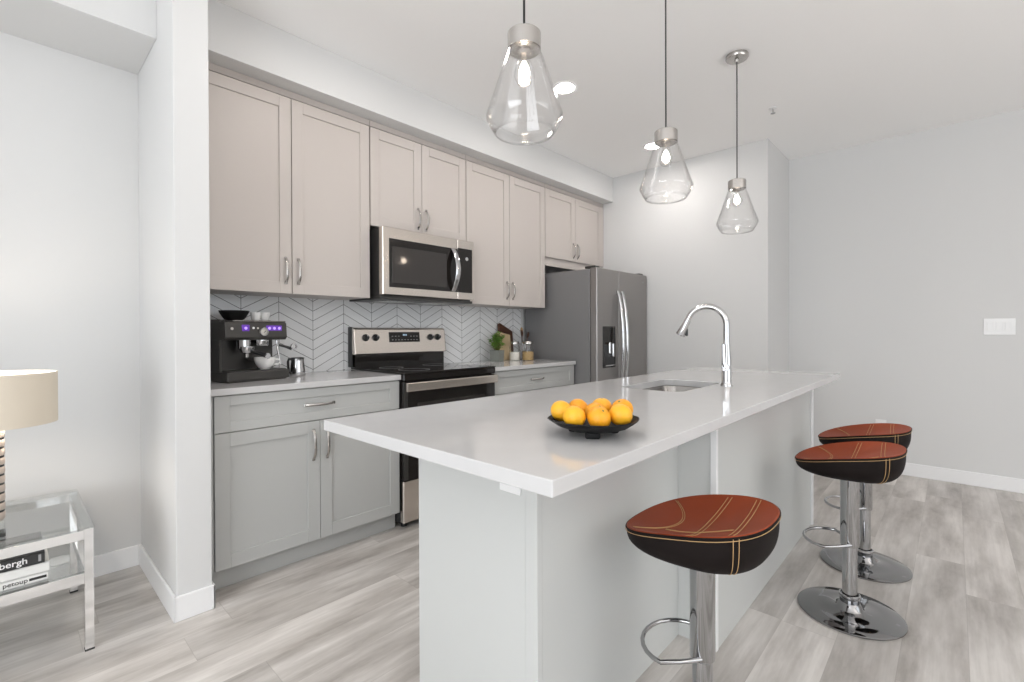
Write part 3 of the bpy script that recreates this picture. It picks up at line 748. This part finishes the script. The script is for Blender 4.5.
MB().lathe([(0, 0), (.015, 0), (.015, .004), (0, .004)], (.180, -.086, .129), 18, '-y').build('handle_cap', M['chrome'], pf)
MB().box((.165, .085, .10), (.30, .099, .205), .002).build('water_panel', M['darkgrey'], ec)
st = MB().tube([(.296, .03, .212), (.298, .028, .19), (.300, .02, .150), (.302, .0, .075)], .0045, n=10).build('steam_wand', M['chrome'], ec)
MB().tube([(.305, .02, .182), (.335, .005, .172), (.362, -.012, .160)], [.006, .007, .010], n=10).build('steam_lever', M['black'], ec)
kn = MB().lathe([(.012, 0), (.019, 0), (.019, .008), (.012, .008)], (.372, -.012, .172), 22, '-y', closed=True).build('lever_ring', M['chrome'], ec)
ecm = Matrix.Translation((.742, 2.655, .914)) @ Matrix.Rotation(math.radians(10), 4, 'Z')
def on_machine(x, y, z): return ecm @ Vector((x, y, z))
def cup_profile(r0, r1, h, th=.003, e=1.6):
    o = [(0, 0), (r0 * .8, 0), (r0 * .82, .003), (r0, .006)]
    for i in range(1, 9): t = i / 8; o.append((r0 + (r1 - r0) * (1 - (1 - t) ** e), .006 + (h - .006) * t))
    i_ = []
    for i in range(8, -1, -1): t = i / 8; i_.append((r0 + (r1 - r0) * (1 - (1 - t) ** e) - th, .01 + (h - .01) * t))
    return o + i_ + [(0, .009)]
p = on_machine(.213, -.002, .0565)
cupo = thing('coffee_cup', 'wide white coffee cup on the espresso machine drip tray', 'cup', p)
MB().lathe(cup_profile(.030, .052, .062, e=2.2), n=32).build('bowl', M['white_ceramic'], cupo)
MB().tube([(.045, 0, .050), (.066, 0, .050), (.074, 0, .038), (.066, 0, .024), (.040, 0, .022)], .004, n=8).build('handle', M['white_ceramic'], cupo).rotation_euler = (0, 0, -.3)
p = on_machine(.108, .10, .314)
bw = thing('bowl', 'wide black bowl sitting on top of the espresso machine', 'bowl', p)
MB().lathe(cup_profile(.046, .072, .052, e=1.3), n=36).build('bowl_body', M['bowl'], bw)
for i, (x, lb) in enumerate(((.205, 'small white cup on the espresso machine, beside the black bowl'), (.255, 'small white cup on the espresso machine, farther from the black bowl'))):
    p = on_machine(x, .07, .314)
    c_ = thing('espresso_cup', lb, 'cup', p, 0, 'white cups on the espresso machine')
    MB().lathe(cup_profile(.020, .027, .045, .0025, 1.4), n=24).build('cup_body', M['white_ceramic'], c_)
    MB().tube([(.024, 0, .036), (.036, 0, .034), (.037, 0, .020), (.022, 0, .014)], .0025, n=8).build('handle', M['white_ceramic'], c_).rotation_euler = (0, 0, .8)
pt = thing('milk_pitcher', 'small steel milk pitcher with dark handle next to the espresso machine', 'pitcher', (1.155, 2.765, .914))
MB().lathe([(0, 0), (.040, 0), (.042, .004), (.041, .03), (.035, .085), (.036, .104), (.0345, .104), (.034, .085), (.039, .03), (0, .004)], n=30).build('pitcher_body', M['chrome'], pt)
MB().lathe([(.0335, .101), (.0365, .101), (.0365, .106), (.0335, .106)], n=30, closed=True).build('rim', M['darkgrey'], pt)
MB().tube([(-.034, -.008, .095), (-.052, -.012, .10), (-.058, -.014, .085), (-.055, -.013, .03), (-.039, -.01, .016)], .0075, .0055, n=10).build('handle', M['black'], pt)

# ------------------------------------------------------------------ herb pot, boards, jars by the refrigerator
CT = .914
pp_ = thing('potted_herb', 'leafy green herb in a square grey concrete pot on the worktop', 'potted plant', (2.865, 2.845, CT), .25)
m = MB(); A = [m.ring([(sx * w_, sy * w_, z) for sx, sy in ((-1, -1), (1, -1), (1, 1), (-1, 1))]) for w_, z in ((.043, 0), (.047, .096), (.041, .096), (.040, .085))]
for a_, b_ in zip(A, A[1:]): m.bridge(a_, b_, smooth=False)
m.cap(A[0], True); m.cap(A[-1]); m.build('pot', M['concrete'], pp_, bevel=.003)
MB().box((-.0405, -.0405, .082), (.0405, .0405, .089)).build('soil', M['soil'], pp_)
lf = MB(); st_ = MB()
for i in range(60):
    a = random.uniform(0, 2 * PI); r = random.uniform(.0, .055); hgt = random.uniform(.05, .165) * (1 - r * 3.5)
    tip = Vector((r * math.cos(a) * 1.2, r * math.sin(a) * 1.2, .09 + hgt))
    st_.tube([(r * .3 * math.cos(a), r * .3 * math.sin(a), .086), tip], .0016, n=5)
    for j in range(7):
        la = random.uniform(0, 2 * PI); el = random.uniform(-.3, .8); L_ = random.uniform(.022, .04); wv = L_ * .33
        dv = Vector((math.cos(la) * math.cos(el), math.sin(la) * math.cos(el), math.sin(el))); sv = dv.cross(Vector((0, 0, 1))).normalized(); nv = sv.cross(dv)
        b0 = tip + Vector((0, 0, -random.uniform(0, .035)))
        vs = [b0, b0 + dv * L_ * .4 + sv * wv + nv * .003, b0 + dv * L_, b0 + dv * L_ * .4 - sv * wv + nv * .003, b0 + dv * L_ * .45 - nv * .002]
        V = [lf.bm.verts.new(v) for v in vs]
        for tri in ((0, 1, 4), (1, 2, 4), (2, 3, 4), (3, 0, 4)): lf.bm.faces.new([V[q] for q in tri])
lf.build('foliage', M['leaf'], pp_); st_.build('stems', M['stem'], pp_)
def board(name, label, x0, x1, h_, y0, lean, mt, cut):
    t = thing(name, label, 'cutting board', ((x0 + x1) / 2, y0, CT)); t.rotation_euler = (-lean, 0, 0); w2 = (x1 - x0) / 2
    poly = [(-w2, .0), (w2, .0), (w2, h_ - cut), (-w2 + .02, h_), (-w2, h_ - .01)]
    MB().prism(poly, -.009, .009, 'y').build('board', mt, t, bevel=.004)
    return t
board('cutting_board', 'tall dark walnut cutting board leaning against the tiled wall', 3.00, 3.175, .332, 2.938, .085, M['walnut'], .075)
board('cutting_board', 'pale wooden cutting board leaning in front of the dark walnut one', 2.935, 3.10, .255, 2.900, .085, M['maple'], .03)
def jar(label, x, y, r, h_, fill, fm, neck):
    t = thing('glass_jar', label, 'jar', (x, y, CT), 0, 'storage jars by the refrigerator')
    g = MB(); g.caps = False
    g.lathe([(0, 0), (r * .95, 0), (r, .004), (r, h_ - .03), (r * neck, h_ - .012), (r * neck, h_)], n=32)
    gl = g.build('glass_body', M['glass'], t)
    MB().lathe([(0, .003), (r * .955, .003), (r * .955, fill - .004), (r * .7, fill), (0, fill + .002)], n=28).build('contents', fm, t)
    MB().lathe([(0, h_ + .001), (r * neck * .9, h_ + .001), (r * neck * 1.06, h_ - .004), (r * neck * 1.06, h_ + .012), (r * neck, h_ + .017), (0, h_ + .017)], n=28).build('lid', M['nickel'], t)
jar('slim glass jar of white chunks beside the pale cutting board', 3.060, 2.82, .046, .150, .075, M['sugar'], .78)
jar('wide glass jar half full of amber grains nearest the refrigerator', 3.175, 2.765, .052, .150, .078, M['pasta'], .86)
uh = thing('utensil_holder', 'glass utensil holder of wooden spoons behind the wide jar', 'utensil holder', (3.255, 2.885, CT))
g = MB(); g.caps = False
g.lathe([(0, 0), (.052, 0), (.055, .004), (.055, .150), (.052, .150), (.052, .006), (0, .006)], n=30); g.build('holder', M['glass'], uh)
def spoon(label, dx, dy, ln, lx, ly, mt, bw_):
    t = thing('wooden_spoon', label, 'spoon', (3.255 + dx, 2.885 + dy, CT + .009), 0, 'spoons in the utensil holder'); t.rotation_euler = (ly, lx, .4)
    MB().tube([(0, 0, 0), (0, 0, ln * .72), (0, 0, ln * .78)], [.005, .0045, .006], n=10).build('handle', mt, t)
    MB().tube([(0, 0, ln * .77), (0, 0, ln * .83), (0, 0, ln * .92), (0, 0, ln * .98), (0, 0, ln)], [.006, bw_ * .8, bw_, bw_ * .6, .004], [.004, .007, .007, .006, .003], n=14).build('bowl', mt, t)
spoon('dark wooden spoon leaning left in the utensil holder', -.015, 0, .262, -.16, .02, M['walnut'], .025)
spoon('pale wooden spoon standing upright in the utensil holder', 0, .012, .285, .02, -.05, M['spoonwood'], .026)
spoon('dark wooden spoon leaning right in the utensil holder', .012, -.004, .25, .24, .04, M['walnut'], .027)

# ------------------------------------------------------------------ chrome side table, books, lamp
TX0, TX1, TY0, TY1, TZ = -.42, .224, 2.318, 2.916, .45
tb = thing('side_table', 'chrome two-tier side table with glass top at the left wall', 'side table', (-.1, 2.6, 0))
def TP(m, n, mt, p=None, bevel=0): return P(m, n, mt, tb, p, bevel)
for x in (TX0, TX1 - .026):
    for y in (TY0, TY1 - .026):
        lg = TP(MB().box((x, y, .006), (x + .026, y + .026, .448), .001), 'leg', M['tablechrome'])
        TP(MB().box((x - .0005, y - .0005, 0), (x + .0265, y + .0265, .007)), 'foot_pad', M['rubber'], lg)
for nm, z0, z1 in (('top_frame', .410, .444), ('shelf_frame', .250, .288)):
    f = MB()
    f.box((TX0 + .026, TY0 + .001, z0), (TX1 - .026, TY0 + .025, z1), .001).box((TX0 + .026, TY1 - .025, z0), (TX1 - .026, TY1 - .001, z1), .001)
    f.box((TX0 + .001, TY0 + .026, z0), (TX0 + .025, TY1 - .026, z1), .001).box((TX1 - .025, TY0 + .026, z0), (TX1 - .001, TY1 - .026, z1), .001)
    TP(f, nm, M['tablechrome'])
TP(MB().box((TX0 - .002, TY0 - .002, .4485), (TX1 + .002, TY1 + .002, .4565), .0015), 'glass_top', M['tableglass'])
TP(MB().box((TX0 + .027, TY0 + .003, .2885), (TX1 - .027, TY1 - .003, .2945), .001), 'glass_shelf', M['tableglass'])
def text_mesh(s, size, mt, name, parent, loc, depth=.0006, rot=(PI / 2, 0, 0), sx=1):
    c = bpy.data.curves.new(name, 'FONT'); c.body = s; c.size = size; c.extrude = depth / 2; c.align_x = 'RIGHT'; c.offset = size * .012
    o = bpy.data.objects.new(name + '_source', c); COL.objects.link(o); bpy.context.view_layer.update()
    me = bpy.data.meshes.new_from_object(o.evaluated_get(bpy.context.evaluated_depsgraph_get())); bpy.data.objects.remove(o)
    me.materials.clear(); me.materials.append(mt)
    q = bpy.data.objects.new(name, me); COL.objects.link(q); q.parent = parent; q.location = loc; q.rotation_euler = rot; q.scale = (sx, 1, 1)
    return q
def book(label, x1, w_, y0, d_, z0, th, cover, spine_band=None):
    t = thing('book', label, 'book', (x1, y0, z0), 0, 'books on the side table shelf')
    c = MB(); c.box((-w_, 0, 0), (0, d_, .003), .0006).box((-w_, 0, th - .003), (0, d_, th), .0006).box((-w_, 0, .0005), (0, .004, th - .0005), .0008)
    cv = c.build('cover', cover, t)
    MB().box((-w_ + .004, .004, .003), (-.004, d_ - .005, th - .003)).build('pages', M['paper'], t)
    return t, cv
BX, BY, BZ = .100, 2.338, .2955
b1, c1 = book('bottom book on the shelf, white spine with black lettering and black block', BX + .004, .34, BY, .26, BZ, .029, M['bookwhite'])
MB().box((-.047, -.0006, .010), (-.004, 0, .019)).build('spine_block', M['inkblack'], c1)
text_mesh('petoup', .021, M['inkblack'], 'spine_lettering', c1, (-.050, -.0004, .009), sx=1.0)
b2, c2 = book('thick plain white book in the middle of the shelf stack', BX + .008, .35, BY + .002, .26, BZ + .0292, .034, M['bookwhite'])
b3, c3 = book('top book on the shelf, black spine lettered bergh in white', BX - .004, .34, BY, .25, BZ + .0634, .038, M['bookblack'])
text_mesh('bergh', .0295, M['ink'], 'spine_lettering', c3, (-.042, -.0004, .011), sx=1.0)
MB().box((-.016, -.0006, .008), (-.009, 0, .031)).build('publisher_mark', M['greymark'], c3)

lmx, lmy = -.028, 2.44
lp = thing('table_lamp', 'table lamp with beige drum shade on the glass side table', 'lamp', (lmx, lmy, .4575))
MB().box((-.031, -.031, 0), (.031, .031, .012), .002).build('plinth', M['black'], lp)
MB().box((-.030, -.030, .012), (.030, .030, .055), .004).build('acrylic_base', M['tableglass'], lp)
cl = MB(); pr = [(0, .055), (.026, .055)]
z = .060
while z < .385:
    pr += [(.0300, z), (.0312, z + .002), (.0312, z + .022), (.0300, z + .024), (.025, z + .0245), (.025, z + .031)]
    z += .0315
pr += [(.012, z), (.012, .50), (0, .50)]
cl.lathe(pr, n=32).build('stem', M['ceramic_taupe'], lp)
for i in range(10):
    zz = .060 + .0315 * i + .0275
    MB().lathe([(.0248, zz - .0035), (.0295, zz - .0035), (.0295, zz + .0035), (.0248, zz + .0035)], n=28, closed=True).build('dark_band', M['black'], lp)
SR, S0, S1 = .167, .387, .567
MB().lathe([(SR, S0), (SR, S1), (SR - .003, S1), (SR - .003, S0)], n=64, closed=True).build('shade', M['shade'], lp)
MB().lathe([(SR - .0032, S0 + .001), (SR - .0032, S1 - .001), (SR - .005, S1 - .001), (SR - .005, S0 + .001)], n=64, closed=True).build('shade_lining', M['shadein'], lp)
sp_ = MB()
for i in range(3): a = 2 * PI * i / 3; sp_.tube([(0, 0, S1 - .02), ((SR - .006) * math.cos(a), (SR - .006) * math.sin(a), S1 - .012)], .002, n=6)
sp_.build('shade_spider', M['nickel'], lp)
MB().lathe([(0, .54), (.014, .535), (.028, .505), (.024, .485), (.012, .47), (.012, .455), (0, .455)][::-1], n=20, c=(0, 0, .0)).build('light_bulb', emat('lamp_bulb_glow', (1, .88, .74), 110), lp).location = (.05, 0, -.04)
